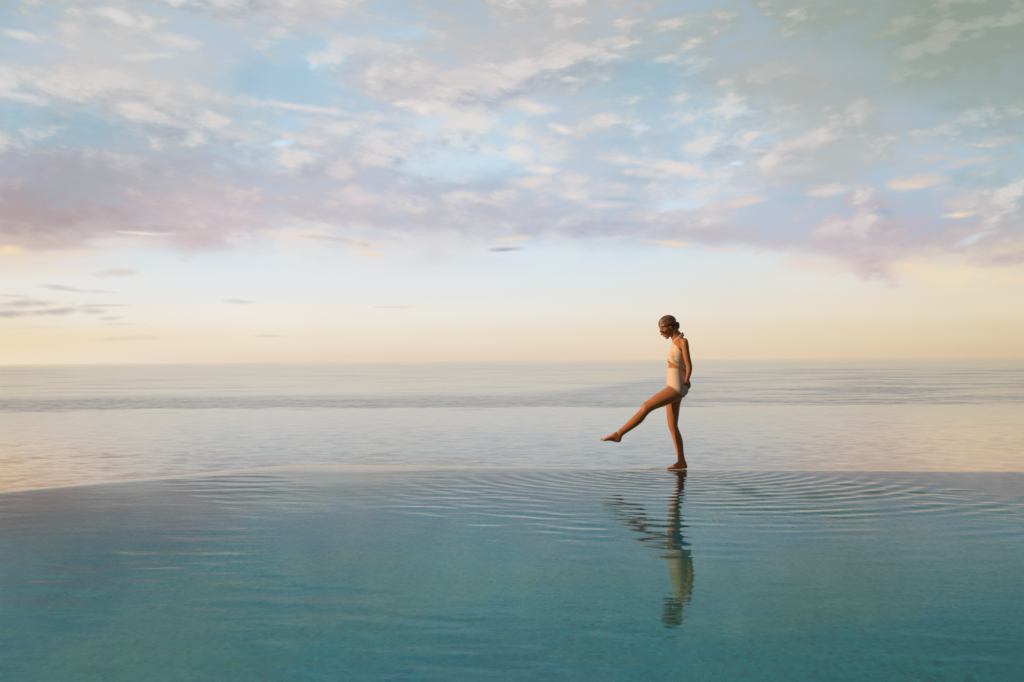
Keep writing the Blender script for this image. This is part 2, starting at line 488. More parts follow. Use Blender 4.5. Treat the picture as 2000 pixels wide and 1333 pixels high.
t.put(gl.inputs['Color'], t.mix(t.step(fr.outputs[0], 0.14, 0.66), (0.25, 0.55, 0.59), (1.0, 0.97, 0.95)))
t.put(gl.inputs['Normal'], bump.outputs[0])
mx = t.n('ShaderNodeMixShader')
frm = t.m('MULTIPLY_ADD', fr.outputs[0], 0.50, 0.25, clamp=True)
t.t.links.new(frm, mx.inputs[0])
t.t.links.new(rf.outputs[0], mx.inputs[1])
t.t.links.new(gl.outputs[0], mx.inputs[2])
o = t.n('ShaderNodeOutputMaterial')
t.t.links.new(mx.outputs[0], o.inputs[0])
water = link_mesh("pool_water", me, m_pool)
tag(water, kind='structure', label="rippled turquoise infinity pool water reflecting the clouds", cat="water")

# ------------------------------------------------------------------ pool floor (mosaic)
m_floor, t = mat("mosaic")
geo = t.n('ShaderNodeNewGeometry')
vo = t.n('ShaderNodeTexVoronoi', feature='F1', distance='CHEBYCHEV')
vo.inputs['Scale'].default_value = 38.0
vo.inputs['Randomness'].default_value = 0.25
t.put(vo.inputs['Vector'], geo.outputs['Position'])
cr, cg, cb = t.sep(vo.outputs['Color'])
tile = t.ramp(cr, [(0.0, (0.05, 0.10, 0.09)), (0.06, (0.006, 0.24, 0.25)), (0.15, (0.005, 0.36, 0.39)), (0.5, (0.005, 0.43, 0.47)),
                   (0.9, (0.008, 0.50, 0.54)), (0.955, (0.03, 0.60, 0.62)), (0.97, (0.13, 0.12, 0.09)), (1.0, (0.16, 0.13, 0.10))])
grout = t.step(vo.outputs['Distance'], 0.40, 0.5)
c = t.mix(grout, tile, (0.01, 0.30, 0.32))
big = t.noise(geo.outputs['Position'], 0.55, 3.0, 0.5).outputs['Fac']
hue = t.noise(geo.outputs['Position'], 0.42, 3.0, 0.5).outputs['Color']  # blue and cream-olive mottle in the tile colour stands in for cloud reflections
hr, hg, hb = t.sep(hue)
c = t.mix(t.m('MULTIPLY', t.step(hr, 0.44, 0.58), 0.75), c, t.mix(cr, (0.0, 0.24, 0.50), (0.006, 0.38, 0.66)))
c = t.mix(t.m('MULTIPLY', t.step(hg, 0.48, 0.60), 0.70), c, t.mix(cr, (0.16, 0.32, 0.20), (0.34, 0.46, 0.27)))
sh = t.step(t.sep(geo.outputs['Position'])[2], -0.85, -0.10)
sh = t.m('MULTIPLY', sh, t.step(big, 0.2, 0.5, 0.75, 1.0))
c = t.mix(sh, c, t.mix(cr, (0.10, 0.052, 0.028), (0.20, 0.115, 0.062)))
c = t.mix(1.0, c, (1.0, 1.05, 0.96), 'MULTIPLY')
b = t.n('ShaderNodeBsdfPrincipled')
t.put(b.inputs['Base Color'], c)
b.inputs['Roughness'].default_value = 0.5
o = t.n('ShaderNodeOutputMaterial')
t.t.links.new(b.outputs[0], o.inputs[0])

DEPTH = -1.15
COPE = 0.42
bm = bmesh.new()
xs = np.linspace(X0, X1, 300)
rcx = rim_cos(xs)
fs = [COPE - 0.004, COPE, 0.8, 1.2, 1.6, 2.2, 3.0, 4.0]
fz = [-0.045, -0.06, -0.13, -0.22, -0.33, -0.52, -0.80, DEPTH]
prof = []
for s_, z_ in zip(fs, fz):
    prof.append([bm.verts.new((x, float(rim_y(x)) - s_ / c_, z_ - float(lip_drop(s_, x)))) for x, c_ in zip(xs, rcx)])
prof.append([bm.verts.new((x, Y_NEAR, DEPTH)) for x in xs])
prof.append([bm.verts.new((x, Y_NEAR, 0.02)) for x in xs])
for p, q in zip(prof[:-1], prof[1:]):
    for i in range(len(xs) - 1):
        bm.faces.new((q[i], q[i + 1], p[i + 1], p[i]))
for i in (0, -1):
    bm.faces.new([row[i] for row in prof])
fl = from_bm("pool_floor", bm, m_floor)
tag(fl, kind='structure', label="teal mosaic floor and inner walls of the pool", cat="pool floor")

# ------------------------------------------------------------------ overflow wall with its stone coping
m_stone, t = mat("coping_stone")
geo = t.n('ShaderNodeNewGeometry')
n1 = t.noise(geo.outputs['Position'], 26.0, 6.0, 0.6).outputs['Fac']
n2 = t.noise(geo.outputs['Position'], 3.0, 4.0, 0.6).outputs['Fac']
c = t.ramp(n1, [(0.25, (0.20, 0.14, 0.11)), (0.5, (0.42, 0.31, 0.25)), (0.75, (0.55, 0.43, 0.36))])
c = t.mix(t.step(n2, 0.45, 0.7), c, (0.33, 0.22, 0.15))
b = t.n('ShaderNodeBsdfPrincipled')
t.put(b.inputs['Base Color'], c)
b.inputs['Roughness'].default_value = 0.45
bp = t.n('ShaderNodeBump')
bp.inputs['Strength'].default_value = 0.6
bp.inputs['Distance'].default_value = 0.006
t.put(bp.inputs['Height'], n1)
t.put(b.inputs['Normal'], bp.outputs[0])
o = t.n('ShaderNodeOutputMaterial')
t.t.links.new(b.outputs[0], o.inputs[0])

xs = np.linspace(X0, X1, 900)
rc = rim_cos(xs)
prof_s = np.array([0.0, 0.01, 0.03, 0.07, 0.12, 0.17, 0.22, 0.27, 0.32, 0.37, 0.41, 0.42, 0.42])
prof_z = np.array([-.60, -.055, -.034, -.027, -.025, -.024, -.024, -.024, -.025, -.027, -.033, -.05, -.12])
CX = np.repeat(xs[None, :], len(prof_s), 0)
CY = rim_y(xs)[None, :] - prof_s[:, None] / rc[None, :]
CZ = np.repeat(prof_z[:, None], len(xs), 1).copy()
# the stone humps out of the water where she stands
PA, PB = on_level(1108, 912), on_level(1352, 917)
hx = (CX - PA.x) / (PB.x - PA.x)
hump = np.clip(hx / 0.55, 0, 1) * np.clip((1.06 - hx) / 0.16, 0, 1)
hump = hump * hump * (3 - 2 * hump)
width = 0.05 + 0.24 * np.clip(hx, 0, 1)
sN = prof_s[:, None]
across = np.clip(1 - ((sN - 0.14) / (width + 0.02)) ** 2, 0, 1)
lump = 0.0
for i in range(14):
    k = math.tau / rng.uniform(0.05, 0.35)
    a = rng.uniform(0, 6.28)
    lump = lump + 0.0009 * np.sin(k * (math.cos(a) * CX + math.sin(a) * CY) + rng.uniform(0, 6.28))
top = (prof_s[:, None] > 0.02) & (prof_s[:, None] < 0.415)
CZ = CZ - lip_drop(prof_s[:, None], CX)
CZ = CZ + np.where(top, hump * across * 0.0285 + lump, 0)
me = grid_mesh("coping", CX, CY, CZ)

bm = bmesh.new()
ring = []
for x, c_ in zip(np.linspace(X0, X1, 200), rim_cos(np.linspace(X0, X1, 200))):
    y = float(rim_y(x)) - 0.02 / c_
    y2 = float(rim_y(x)) - 0.40 / c_
    ring.append([bm.verts.new((x, y, -0.3)), bm.verts.new((x, y + 0.01, -3.5)), bm.verts.new((x, y2, -3.5)), bm.verts.new((x, y2, -0.3))])
for p, q in zip(ring[:-1], ring[1:]):
    for i in range(4):
        bm.faces.new((p[i], q[i], q[(i + 1) % 4], p[(i + 1) % 4]))
m_wall, _, _ = principled("wall_render", (0.30, 0.25, 0.21), 0.8)
wall = from_bm("pool_wall", bm, m_wall, smooth=False)
tag(wall, "pale stone overflow rim of the infinity pool under a thin film of water", "pool edge")
cop = link_mesh("coping", me, m_stone, wall)

# ------------------------------------------------------------------ sea
SEA_Z = -12.0
def sea_pt(px, py):
    return on_level(px, py, SEA_Z)

m_sea, t = mat("sea")
geo = t.n('ShaderNodeNewGeometry')
px_, py_, pz_ = t.sep(geo.outputs['Position'])
def slopes(sx, sy, seed, detail, rough=0.55):
    n_ = t.noise(t.xyz(t.m('MULTIPLY', px_, sx), t.m('MULTIPLY', py_, sy), seed), 1.0, detail, rough, 0.2)
    return t.sep(n_.outputs['Color'])
a = slopes(0.34, 0.55, 0.0, 4.0)
bb = slopes(0.02, 0.05, 7.0, 2.0)
# wind-ruffled lanes lie far out, in belts that break up towards the right
far = t.m('MAXIMUM', py_, 20.0)
az = t.m('DIVIDE', px_, far)
ld = t.m('LOGARITHM', far, 2.718281828)
lane_n = t.noise(t.xyz(t.m('MULTIPLY', az, 9.0), t.m('MULTIPLY', ld, 10.0), 5.0), 1.0, 7.0, 0.62).outputs['Fac']
mot_n = t.noise(t.xyz(t.m('MULTIPLY', az, 7.0), t.m('MULTIPLY', ld, 13.0), 15.0), 1.0, 8.0, 0.66, 0.4).outputs['Fac']
lw = t.m('MULTIPLY_ADD', t.m('SUBTRACT', lane_n, 0.5), 0.34, ld)
rgt = t.step(az, 0.0, 0.30)
topd = t.m('MULTIPLY_ADD', rgt, 1.25, 6.12)
belt = t.m('MULTIPLY', t.step(lw, 5.60, 5.66), t.step(lw, topd, t.m('SUBTRACT', topd, 0.35)))
mot = t.step(mot_n, 0.44, 0.58)
belt = t.m('MULTIPLY', belt, t.m('SUBTRACT', 1.0, t.m('MULTIPLY', t.m('SUBTRACT', 1.0, mot), t.m('MULTIPLY_ADD', rgt, 0.65, 0.25))))
thin = t.m('MULTIPLY', t.m('MULTIPLY', t.step(mot_n, 0.50, 0.64), t.step(ld, 5.9, 6.3)), 0.55)
near = t.m('MULTIPLY', t.m('MULTIPLY', t.step(lane_n, 0.52, 0.66), t.step(ld, 5.25, 4.95)), t.m('MULTIPLY', t.step(az, -0.10, -0.28), 0.5))
lanes = t.m('MAXIMUM', t.m('MAXIMUM', belt, thin), near)
k = t.m('MULTIPLY_ADD', lanes, 0.55, 0.08)
k = t.m('MULTIPLY', k, t.step(ld, 7.6, 9.6, 1.0, 0.5))
rfar = t.step(ld, 7.6, 9.6, 1.0, 0.5)
sx = t.m('MULTIPLY', t.m('SUBTRACT', a[0], 0.5), k)
sy = t.m('MULTIPLY', t.m('SUBTRACT', a[1], 0.5), k)
cc = slopes(1.2, 2.2, 3.0, 2.0)
sy = t.m('MULTIPLY_ADD', t.m('SUBTRACT', cc[1], 0.5), 0.045, sy)
sx = t.m('MULTIPLY_ADD', t.m('SUBTRACT', bb[0], 0.5), 0.03, sx)
sy = t.m('MULTIPLY_ADD', t.m('SUBTRACT', bb[1], 0.5), 0.015, sy)
nrm = t.n('ShaderNodeVectorMath', operation='NORMALIZE')
t.put(nrm.inputs[0], t.xyz(sx, sy, 1.0))
warm_n = t.noise(t.xyz(t.m('MULTIPLY', px_, 0.012), t.m('MULTIPLY', py_, 0.02), 2.0), 1.0, 3.0).outputs['Fac']
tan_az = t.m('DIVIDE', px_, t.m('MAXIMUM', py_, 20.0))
warm_refl = t.m('MULTIPLY', t.step(py_, 300.0, 110.0), t.step(t.m('ABSOLUTE', t.m('SUBTRACT', tan_az, -0.03)), 0.22, 0.5))  # gold towards both sides: warm reflections painted into the water colour
bc = t.mix(t.m('MULTIPLY', warm_refl, 0.85), (0.10, 0.125, 0.14), (0.74, 0.50, 0.17))
b = t.n('ShaderNodeBsdfPrincipled')
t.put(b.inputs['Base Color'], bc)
t.put(b.inputs['Roughness'], t.m('MULTIPLY', rfar, t.m('MULTIPLY_ADD', lanes, 0.08, 0.10)))
b.inputs['IOR'].default_value = 1.33
b.inputs['Specular Tint'].default_value = (0.88, 0.96, 1.0, 1)
t.put(b.inputs['Normal'], nrm.outputs[0])
o = t.n('ShaderNodeOutputMaterial')
t.t.links.new(b.outputs[0], o.inputs[0])
L = 120000.0
bm = bmesh.new()
vs = [bm.verts.new(p) for p in ((-L, -200, SEA_Z), (L, -200, SEA_Z), (L, L, SEA_Z), (-L, L, SEA_Z))]
bm.faces.new(vs)
sea = from_bm("sea", bm, m_sea, smooth=False)
tag(sea, kind='structure', label="calm pale grey sea reaching to the horizon", cat="sea")

# ------------------------------------------------------------------ the woman
# profile sections are given in units of about 1.45 mm, x to the right, y downwards, lateral in metres
UNIT = (FOOT.y - 0.09) / F / 3.92
OX, OY = 760.0, 1237.0


def P(x, y, lat=0.0):
    return Vector(((x - OX) * UNIT, lat, (OY - y) * UNIT))


def catmull(p0, p1, p2, p3, s):
    return 0.5 * ((2 * p1) + (-p0 + p2) * s + (2 * p0 - 5 * p1 + 4 * p2 - p3) * s * s + (-p0 + 3 * p1 - 3 * p2 + p3) * s ** 3)


def loft(bm, secs, n=28, sub=5):
    """secs: (Ax, Ay, Bx, By, lateral centre, lateral half width); A and B are the two outline points"""
    A = np.array(secs, float)
    rows = []
    for i in range(len(A) - 1):
        q0, q1, q2, q3 = A[max(i - 1, 0)], A[i], A[i + 1], A[min(i + 2, len(A) - 1)]
        for j in range(sub):
            rows.append(catmull(q0, q1, q2, q3, j / sub))
    rows.append(A[-1])
    rings = []
    for s in rows:
        a, b_ = P(s[0], s[1], s[4]), P(s[2], s[3], s[4])
        c_, h = (a + b_) / 2, (b_ - a) / 2
        rings.append([bm.verts.new(c_ + h * math.cos(w) + Vector((0, max(s[5], 0.002) * math.sin(w), 0)))
                      for w in (math.tau * q / n for q in range(n))])
    skin_rings(bm, rings)


def skin_rings(bm, rings):
    n = len(rings[0])
    for p, q in zip(rings[:-1], rings[1:]):
        for i in range(n):
            bm.faces.new((p[i], p[(i + 1) % n], q[(i + 1) % n], q[i]))
    bm.faces.new(list(reversed(rings[0])))
    bm.faces.new(rings[-1])


def tube(bm, pts, rad, n=12, sub=4):
    """round limb through 3-D points (x, y, lateral) with its radii in metres"""
    A = np.array([(*P(*p), r_) for p, r_ in zip(pts, rad)], float)
    rows = []
    for i in range(len(A) - 1):
        q = A[max(i - 1, 0)], A[i], A[i + 1], A[min(i + 2, len(A) - 1)]
        for j in range(sub):
            rows.append(catmull(*q, j / sub))
    rows.append(A[-1])
    # rounded ends
    d0 = rows[0][:3] - rows[1][:3]
    d0 /= np.linalg.norm(d0)
    d1 = rows[-1][:3] - rows[-2][:3]
    d1 /= np.linalg.norm(d1)
    def cap(row, d):
        return [np.array([*(row[:3] + d * row[3] * f), row[3] * g]) for f, g in ((0.5, 0.86), (0.86, 0.5), (0.97, 0.2))]
    rows = list(reversed(cap(rows[0], d0))) + rows + cap(rows[-1], d1)
    rings = []
    for i, s in enumerate(rows):
        tg = Vector(rows[min(i + 1, len(rows) - 1)][:3]) - Vector(rows[max(i - 1, 0)][:3])
        tg.normalize()
        up = Vector((0.13, 0.98, 0.11)) if abs(tg.y) < 0.9 else Vector((0, 0, 1))
        e1 = tg.cross(up).normalized()
        e2 = tg.cross(e1)
        rings.append([bm.verts.new(Vector(s[:3]) + (e1 * math.cos(w) + e2 * math.sin(w)) * float(s[3]))
                      for w in (math.tau * q / n for q in range(n))])
    skin_rings(bm, rings)


def blob(bm, c, ax, mtx=None, seg=24):
    """ellipsoid at c (metres, local) with half axes ax"""
    T = Matrix.Translation(c) @ (mtx.to_4x4() if mtx else Matrix()) @ Matrix.Diagonal((*ax, 1))
    bmesh.ops.create_uvsphere(bm, u_segments=seg, v_segments=seg // 2, radius=1.0, matrix=T)


HT = R(29)
HO = P(664, 152)                                         # ear
FWD = Vector((-math.cos(HT), 0, -math.sin(HT)))
UP = Vector((-math.sin(HT), 0, math.cos(HT)))
HM = Matrix((( FWD.x, 0, UP.x), (0, 1, 0), (FWD.z, 0, UP.z)))   # head axes: x forward, y lateral, z up


def H(x, y, z):
    return HO + FWD * x + UP * z + Vector((0, y, 0))


TORSO = [(652, 172, 718, 118, 0, .045), (664, 200, 728, 158, 0, .047), (674, 228, 742, 190, 0, .047), (684, 250, 764, 222, 0, .062), (684, 272, 786, 246, 0, .105),
         (678, 305, 792, 285, 0, .142), (668, 345, 790, 335, 0, .140), (658, 378, 786, 385, 0, .134), (654, 412, 779, 422, 0, .124),
         (653, 452, 769, 465, 0, .114), (647, 500, 770, 510, 0, .126), (642, 550, 777, 560, 0, .150), (643, 592, 785, 606, 0, .165),
         (650, 628, 783, 648, 0, .160), (682, 668, 768, 684, 0, .11)]
THIGH_UP = [(668, 585, 775, 660, -.080, .080), (632, 604, 716, 706, -.088, .084), (600, 624, 655, 731, -.092, .082), (540, 664, 588, 757, -.094, .074),
            (492, 701, 528, 781, -.096, .063), (446, 733, 500, 800, -.097, .055), (424, 776, 473, 827, -.097, .050), (385, 818, 438, 874, -.098, .052),
            (340, 862, 386, 915, -.098, .046), (297, 904, 331, 951, -.098, .036), (262, 935, 296, 976, -.098, .031), (246, 955, 280, 996, -.098, .030)]
FOOT_UP = [(284, 988, 276, 1020, -.098, .016), (276, 966, 262, 1032, -.098, .029), (238, 952, 226, 1027, -.098, .033), (202, 974, 192, 1021, -.098, .037),
           (168, 992, 160, 1023, -.097, .043), (150, 1002, 143, 1024, -.097, .042), (143, 1006, 138, 1022, -.097, .036)]
THIGH_UP, FOOT_UP = [[(a_, b_ - 15 * (668 - a_) / 540, c_, d_ - 15 * (668 - c_) / 540, l, w) for a_, b_, c_, d_, l, w in q] for q in (THIGH_UP, FOOT_UP)]
LEG_DN = [(655, 610, 775, 645, .078, .082), (641, 680, 766, 690, .082, .084), (639, 738, 749, 744, .084, .080), (642, 790, 742, 795, .086, .072),
          (647, 845, 735, 848, .088, .061), (654, 902, 729, 902, .089, .054), (668, 942, 742, 946, .090, .050), (682, 985, 757, 985, .091, .052),
          (696, 1030, 767, 1026, .091, .049), (709, 1080, 771, 1078, .091, .040), (719, 1120, 774, 1120, .091, .034), (725, 1158, 782, 1160, .091, .031),
          (727, 1185, 790, 1195, .091, .031), (735, 1205, 790, 1212, .091, .028)]
FOOT_DN = [(797, 1205, 800, 1228, .091, .015), (786, 1178, 788, 1237, .091, .029), (757, 1160, 757, 1237, .090, .033), (722, 1184, 722, 1237, .088, .037),
           (690, 1206, 690, 1237, .086, .043), (666, 1218, 666, 1237, .085, .042), (658, 1222, 658, 1236, .085, .036)]
ARM = [(742, 243, 786, 232, -.125, .040), (746, 258, 800, 252, -.150, .048), (748, 285, 807, 285, -.163, .050), (754, 320, 809, 320, -.172, .045),
       (758, 352, 813, 352, -.178, .041), (766, 395, 819, 395, -.184, .037), (777, 430, 826, 430, -.188, .035), (783, 456, 829, 456, -.188, .036),
       (785, 486, 826, 490, -.178, .036), (784, 516, 819, 521, -.160, .030), (781, 540, 812, 545, -.142, .024), (781, 552, 812, 555, -.134, .022)]


ARM = [(a_ - 18, b_, c_ - 18, d_, l, w) for a_, b_, c_, d_, l, w in ARM]


def hand(bm, dx_, s, lat):
    """relaxed half-closed hand; s = -1 near side, +1 far side"""
    Y = lambda v: s * v + lat
    loft(bm, [(781 + dx_, 548, 811 + dx_, 550, Y(.136), .020), (780 + dx_, 562, 817 + dx_, 562, Y(.128), .017),
              (783 + dx_, 582, 824 + dx_, 578, Y(.118), .016), (788 + dx_, 597, 825 + dx_, 590, Y(.110), .014)], n=20)
    for x, y, l, ln in ((791, 596, .112, .92), (802, 596, .109, 1.0), (812, 593, .107, .95), (820, 588, .105, .75)):
        pts = [(x + dx_, y - 6, Y(l)), (x + dx_ + 1, y + 16 * ln, Y(l - .006)), (x + dx_ - 3, y + 29 * ln, Y(l - .022)), (x + dx_ - 6, y + 22 * ln, Y(l - .036))]
        tube(bm, pts, (.0092, .0086, .0078, .0066))
    tube(bm, [(786 + dx_, 562, Y(.132)), (776 + dx_, 576, Y(.136)), (775 + dx_, 592, Y(.132)), (779 + dx_, 603, Y(.124))], (.011, .0098, .0085, .007))


def toes(bm, px0, py0, lat, side, dirx, diry):
    # side = +1: big toe on the +lateral side
    for i, (ln, rr) in enumerate(((19, .0115), (17, .0085), (15, .0078), (12, .0072), (9, .0068))):
        l = lat + side * (.032 - i * .0160)
        bx, by = px0 + i * 3.2, py0 + i * 0.6
        tube(bm, [(bx + 9, by - 2, l), (bx + dirx * ln * .5, by + diry * ln * .5 - 1.5, l), (bx + dirx * ln, by + diry * ln, l)], (rr, rr * .95, rr * .85), n=10)


def head(bm):
    blob(bm, H(-.004, 0, .052), (.094, .073, .078), HM)             # cranium
    blob(bm, H(.034, 0, .012), (.062, .062, .078), HM)              # face
    blob(bm, H(.050, 0, -.036), (.050, .050, .054), HM)             # jaw
    blob(bm, H(.076, 0, -.080), (.021, .026, .019), HM)             # chin
    blob(bm, H(.060, 0, .052), (.040, .056, .044), HM)              # forehead
    blob(bm, H(.088, 0, .030), (.012, .046, .012), HM)              # brow
    for s in (-1, 1):
        blob(bm, H(.060, s * .038, -.008), (.030, .022, .024), HM)  # cheek
        blob(bm, H(.083, s * .030, .010), (.013, .017, .011), HM)   # closed eye
        blob(bm, H(-.004, s * .066, .000), (.013, .008, .024), HM)  # ear
        blob(bm, H(.100, s * .010, -.026), (.011, .009, .009), HM)  # nostril
    # nose
    for i in range(6):
        f = i / 5
        blob(bm, H(.092 + .022 * f, 0, .016 - .038 * f), (.011 + .001 * f, .009 + .003 * f, .011), HM, 14)
    blob(bm, H(.096, 0, -.045), (.012, .021, .0065), HM)            # lips
    blob(bm, H(.093, 0, -.056), (.012, .019, .007), HM)


def core_bm():
    bm = bmesh.new()
    loft(bm, TORSO, n=40)
    loft(bm, THIGH_UP)
    loft(bm, FOOT_UP)
    toes(bm, 146, 1000, -.097, 1, -1, .02)
    loft(bm, LEG_DN)
    loft(bm, FOOT_DN)
    toes(bm, 662, 1229, .085, -1, -1, .15)
    for s in (-1, 1):
        blob(bm, P(690, 374, s * .058), (.050, .056, .060))         # bust
        blob(bm, P(742, 622, s * .072), (.072, .074, .080))         # seat
        blob(bm, P(765, 268, s * .105), (.040, .06, .050))          # shoulder blade
    head(bm)
    return bm


def arms_bm(bm):
    loft(bm, ARM)
    hand(bm, -17, -1, 0)
    far_arm = [(a_ + 12, b_, c_ + 12, d_, -l, w) for a_, b_, c_, d_, l, w in ARM]
    far_arm[7:] = [(774, 458, 818, 458, .170, .034), (768, 486, 806, 490, .140, .034), (768, 516, 801, 521, .105, .029), (771, 540, 801, 545, .075, .024),
                   (772, 552, 802, 555, .062, .022)]
    loft(bm, far_arm)
    hand(bm, -8, 1, -.072)


def remeshed(bm, voxel, smooth, it=6):
    me_ = bpy.data.meshes.new("tmp")
    bm.to_mesh(me_)
    bm.free()
    ob = bpy.data.objects.new("tmp", me_)
    COL.objects.link(ob)
    md = ob.modifiers.new("r", 'REMESH')
    md.mode = 'VOXEL'
    md.voxel_size = voxel
    if smooth:
        sm = ob.modifiers.new("s", 'SMOOTH')
        sm.factor = smooth
        sm.iterations = it
    dg = bpy.context.evaluated_depsgraph_get()
    out = bpy.data.meshes.new_from_object(ob.evaluated_get(dg))
    bpy.data.objects.remove(ob)
    bpy.data.meshes.remove(me_)
    return out


# skin
m_skin, t, b = principled("skin", (0.36, 0.155, 0.07), 0.42)
geo = t.n('ShaderNodeNewGeometry')
tco = t.n('ShaderNodeTexCoord')
n1 = t.noise(tco.outputs['Object'], 9.0, 4.0, 0.6).outputs['Fac']
c = t.ramp(n1, [(0.3, (0.34, 0.122, 0.045)), (0.7, (0.45, 0.172, 0.066))])
t.put(b.inputs['Base Color'], c)
b.inputs['Roughness'].default_value = 0.5
b.inputs['Specular IOR Level'].default_value = 0.3
b.inputs['Subsurface Weight'].default_value = 0.12
b.inputs['Subsurface Radius'].default_value = (0.012, 0.004, 0.002)
bp = t.n('ShaderNodeBump')
bp.inputs['Strength'].default_value = 0.25
bp.inputs['Distance'].default_value = 0.002
t.put(bp.inputs['Height'], t.noise(tco.outputs['Object'], 160.0, 2.0).outputs['Fac'])
t.put(b.inputs['Normal'], bp.outputs[0])

bm = core_bm()
arms_bm(bm)
body_me = remeshed(bm, 0.0042, 0.5, 5)
body_me.name = "person"
person = link_mesh("person", body_me, m_skin)
person.location = FOOT + Vector((0, -0.09, 0.0))
tag(person, "barefoot woman in pale wrap top and high waisted bottoms kicking a leg forward", "person")
core_me = remeshed(core_bm(), 0.0055, 0.5, 5)
draped_me = remeshed(core_bm(), 0.0055, 0.5, 26)


def cut(bm, p, nrm_):
    """keep what lies on the far side of the plane (where nrm_ points away is removed)"""
    bmesh.ops.bisect_plane(bm, geom=bm.verts[:] + bm.edges[:] + bm.faces[:], dist=1e-6, plane_co=p, plane_no=nrm_, clear_outer=True)


def line_cut(bm, a_, b_, keep):
    """vertical-to-the-picture plane through two profile points; keep the side holding the third"""
    pa, pb, pk = P(*a_), P(*b_), P(*keep)
    d = pb - pa
    nr = Vector((d.z, 0, -d.x)).normalized()
    if (pk - pa).dot(nr) > 0:
        nr = -nr
    cut(bm, pa, nr)


def shell(bm, off, thick):
    bm.normal_update()
    for v in bm.verts:
        v.co += v.normal * off
    geom = bmesh.ops.solidify(bm, geom=bm.faces[:], thickness=thick)


def cloth(name, col, fold_rot, fold_scale, strength, parent=None):
    m_, t_, b_ = principled(name, col, 0.75)
    tco_ = t_.n('ShaderNodeTexCoord')
    mp = t_.n('ShaderNodeMapping')
    mp.inputs['Rotation'].default_value = (0, fold_rot, 0)
    t_.put(mp.inputs['Vector'], tco_.outputs['Object'])
    wv = t_.n('ShaderNodeTexWave', wave_type='BANDS', bands_direction='Z')
    wv.inputs['Scale'].default_value = fold_scale
    wv.inputs['Distortion'].default_value = 3.0
    wv.inputs['Detail'].default_value = 3.0
    wv.inputs['Detail Scale'].default_value = 2.0
    t_.put(wv.inputs['Vector'], mp.outputs[0])
    bp_ = t_.n('ShaderNodeBump')
    bp_.inputs['Strength'].default_value = strength
    bp_.inputs['Distance'].default_value = 0.006
    t_.put(bp_.inputs['Height'], wv.outputs['Fac'])
    t_.put(b_.inputs['Normal'], bp_.outputs[0])
    b_.inputs['Sheen Weight'].default_value = 0.15
    return m_


m_bot = cloth("swim_bottom_fabric", (0.54, 0.41, 0.34), R(8), 14.0, 0.28)
m_top = cloth("wrap_top_fabric", (0.56, 0.43, 0.32), R(-34), 10.0, 0.8)

# bottoms: core cut at the waist and along the two leg lines
def half(me_, s):
    bm_ = bmesh.new()
    bm_.from_mesh(me_)
    cut(bm_, Vector((0, 0, 0)), Vector((0, -s, 0)))
    return bm_

parts = []
bm = bmesh.new()
for s in (-1, 1):
    h = half(core_me, s)
    line_cut(h, (600, 457), (800, 468), (700, 560))
    line_cut(h, (645, 594), (758, 684), (740, 560))
    tmp = bpy.data.meshes.new("h")
    h.to_mesh(tmp)
    h.free()
    bm.from_mesh(tmp)
    bpy.data.meshes.remove(tmp)
bmesh.ops.remove_doubles(bm, verts=bm.verts[:], dist=1e-5)
shell(bm, 0.0055, 0.004)
from_bm("swim_bottom", bm, m_bot, person)

# wrap top: core cut under the bust and along the armholes
bm = bmesh.new()
for s in (-1, 1):
    h = half(draped_me, s)
    line_cut(h, (646, 398), (772, 470), (700, 360))          # lower hem, falling to the back
    line_cut(h, (684, 262), (775, 396), (660, 380))          # armhole
    line_cut(h, (600, 258), (800, 258), (700, 360))
    tmp = bpy.data.meshes.new("h")
    h.to_mesh(tmp)
    h.free()
    bm.from_mesh(tmp)
    bpy.data.meshes.remove(tmp)
bmesh.ops.remove_doubles(bm, verts=bm.verts[:], dist=1e-5)
shell(bm, 0.006, 0.004)
top_o = from_bm("wrap_top", bm, m_top, person)
# band round the nape
bm = bmesh.new()
for k_ in range(3):
    pts, rad = [], []
    for i in range(17):
        f = i / 16
        a_ = (f - 0.5) * 2                                   # -1 near front .. 0 nape .. 1 far front
        ca = math.cos(a_ * math.pi / 2)
        x = 690 + 74 * ca + k_ * 3.0
        y = 268 - 66 * ca ** 0.9 + (k_ - 1) * 9 * (0.6 + 0.4 * ca)
        lat = math.sin(a_ * math.pi / 2) * (0.058 + 0.004 * k_) * (1 if abs(a_) < 0.75 else 1 - 1.2 * (abs(a_) - 0.75))
        pts.append((x, y, lat))
        rad.append(0.0085)
    tube(bm, pts, rad, n=10, sub=2)
me_ = remeshed(bm, 0.003, 0.5, 3)
link_mesh("neck_band", me_, m_top, top_o)
# crossing folds under the bust
bm = bmesh.new()
for k_ in range(3):
    for s in (-1, 1):
        pts = [(654, 384 + 8 * k_, s * .05), (668, 397 + 9 * k_, s * .112), (700, 416 + 10 * k_, s * .131), (735, 438 + 10 * k_, s * .125), (768, 456 + 9 * k_, s * .085), (778, 464 + 7 * k_, s * .03), (778, 466 + 6 * k_, 0)]
        tube(bm, pts, (.006, .0075, .0085, .0085, .008, .007, .006), n=10)
me_ = remeshed(bm, 0.003, 0.5, 3)
link_mesh("wrap_tie", me_, m_top, top_o)

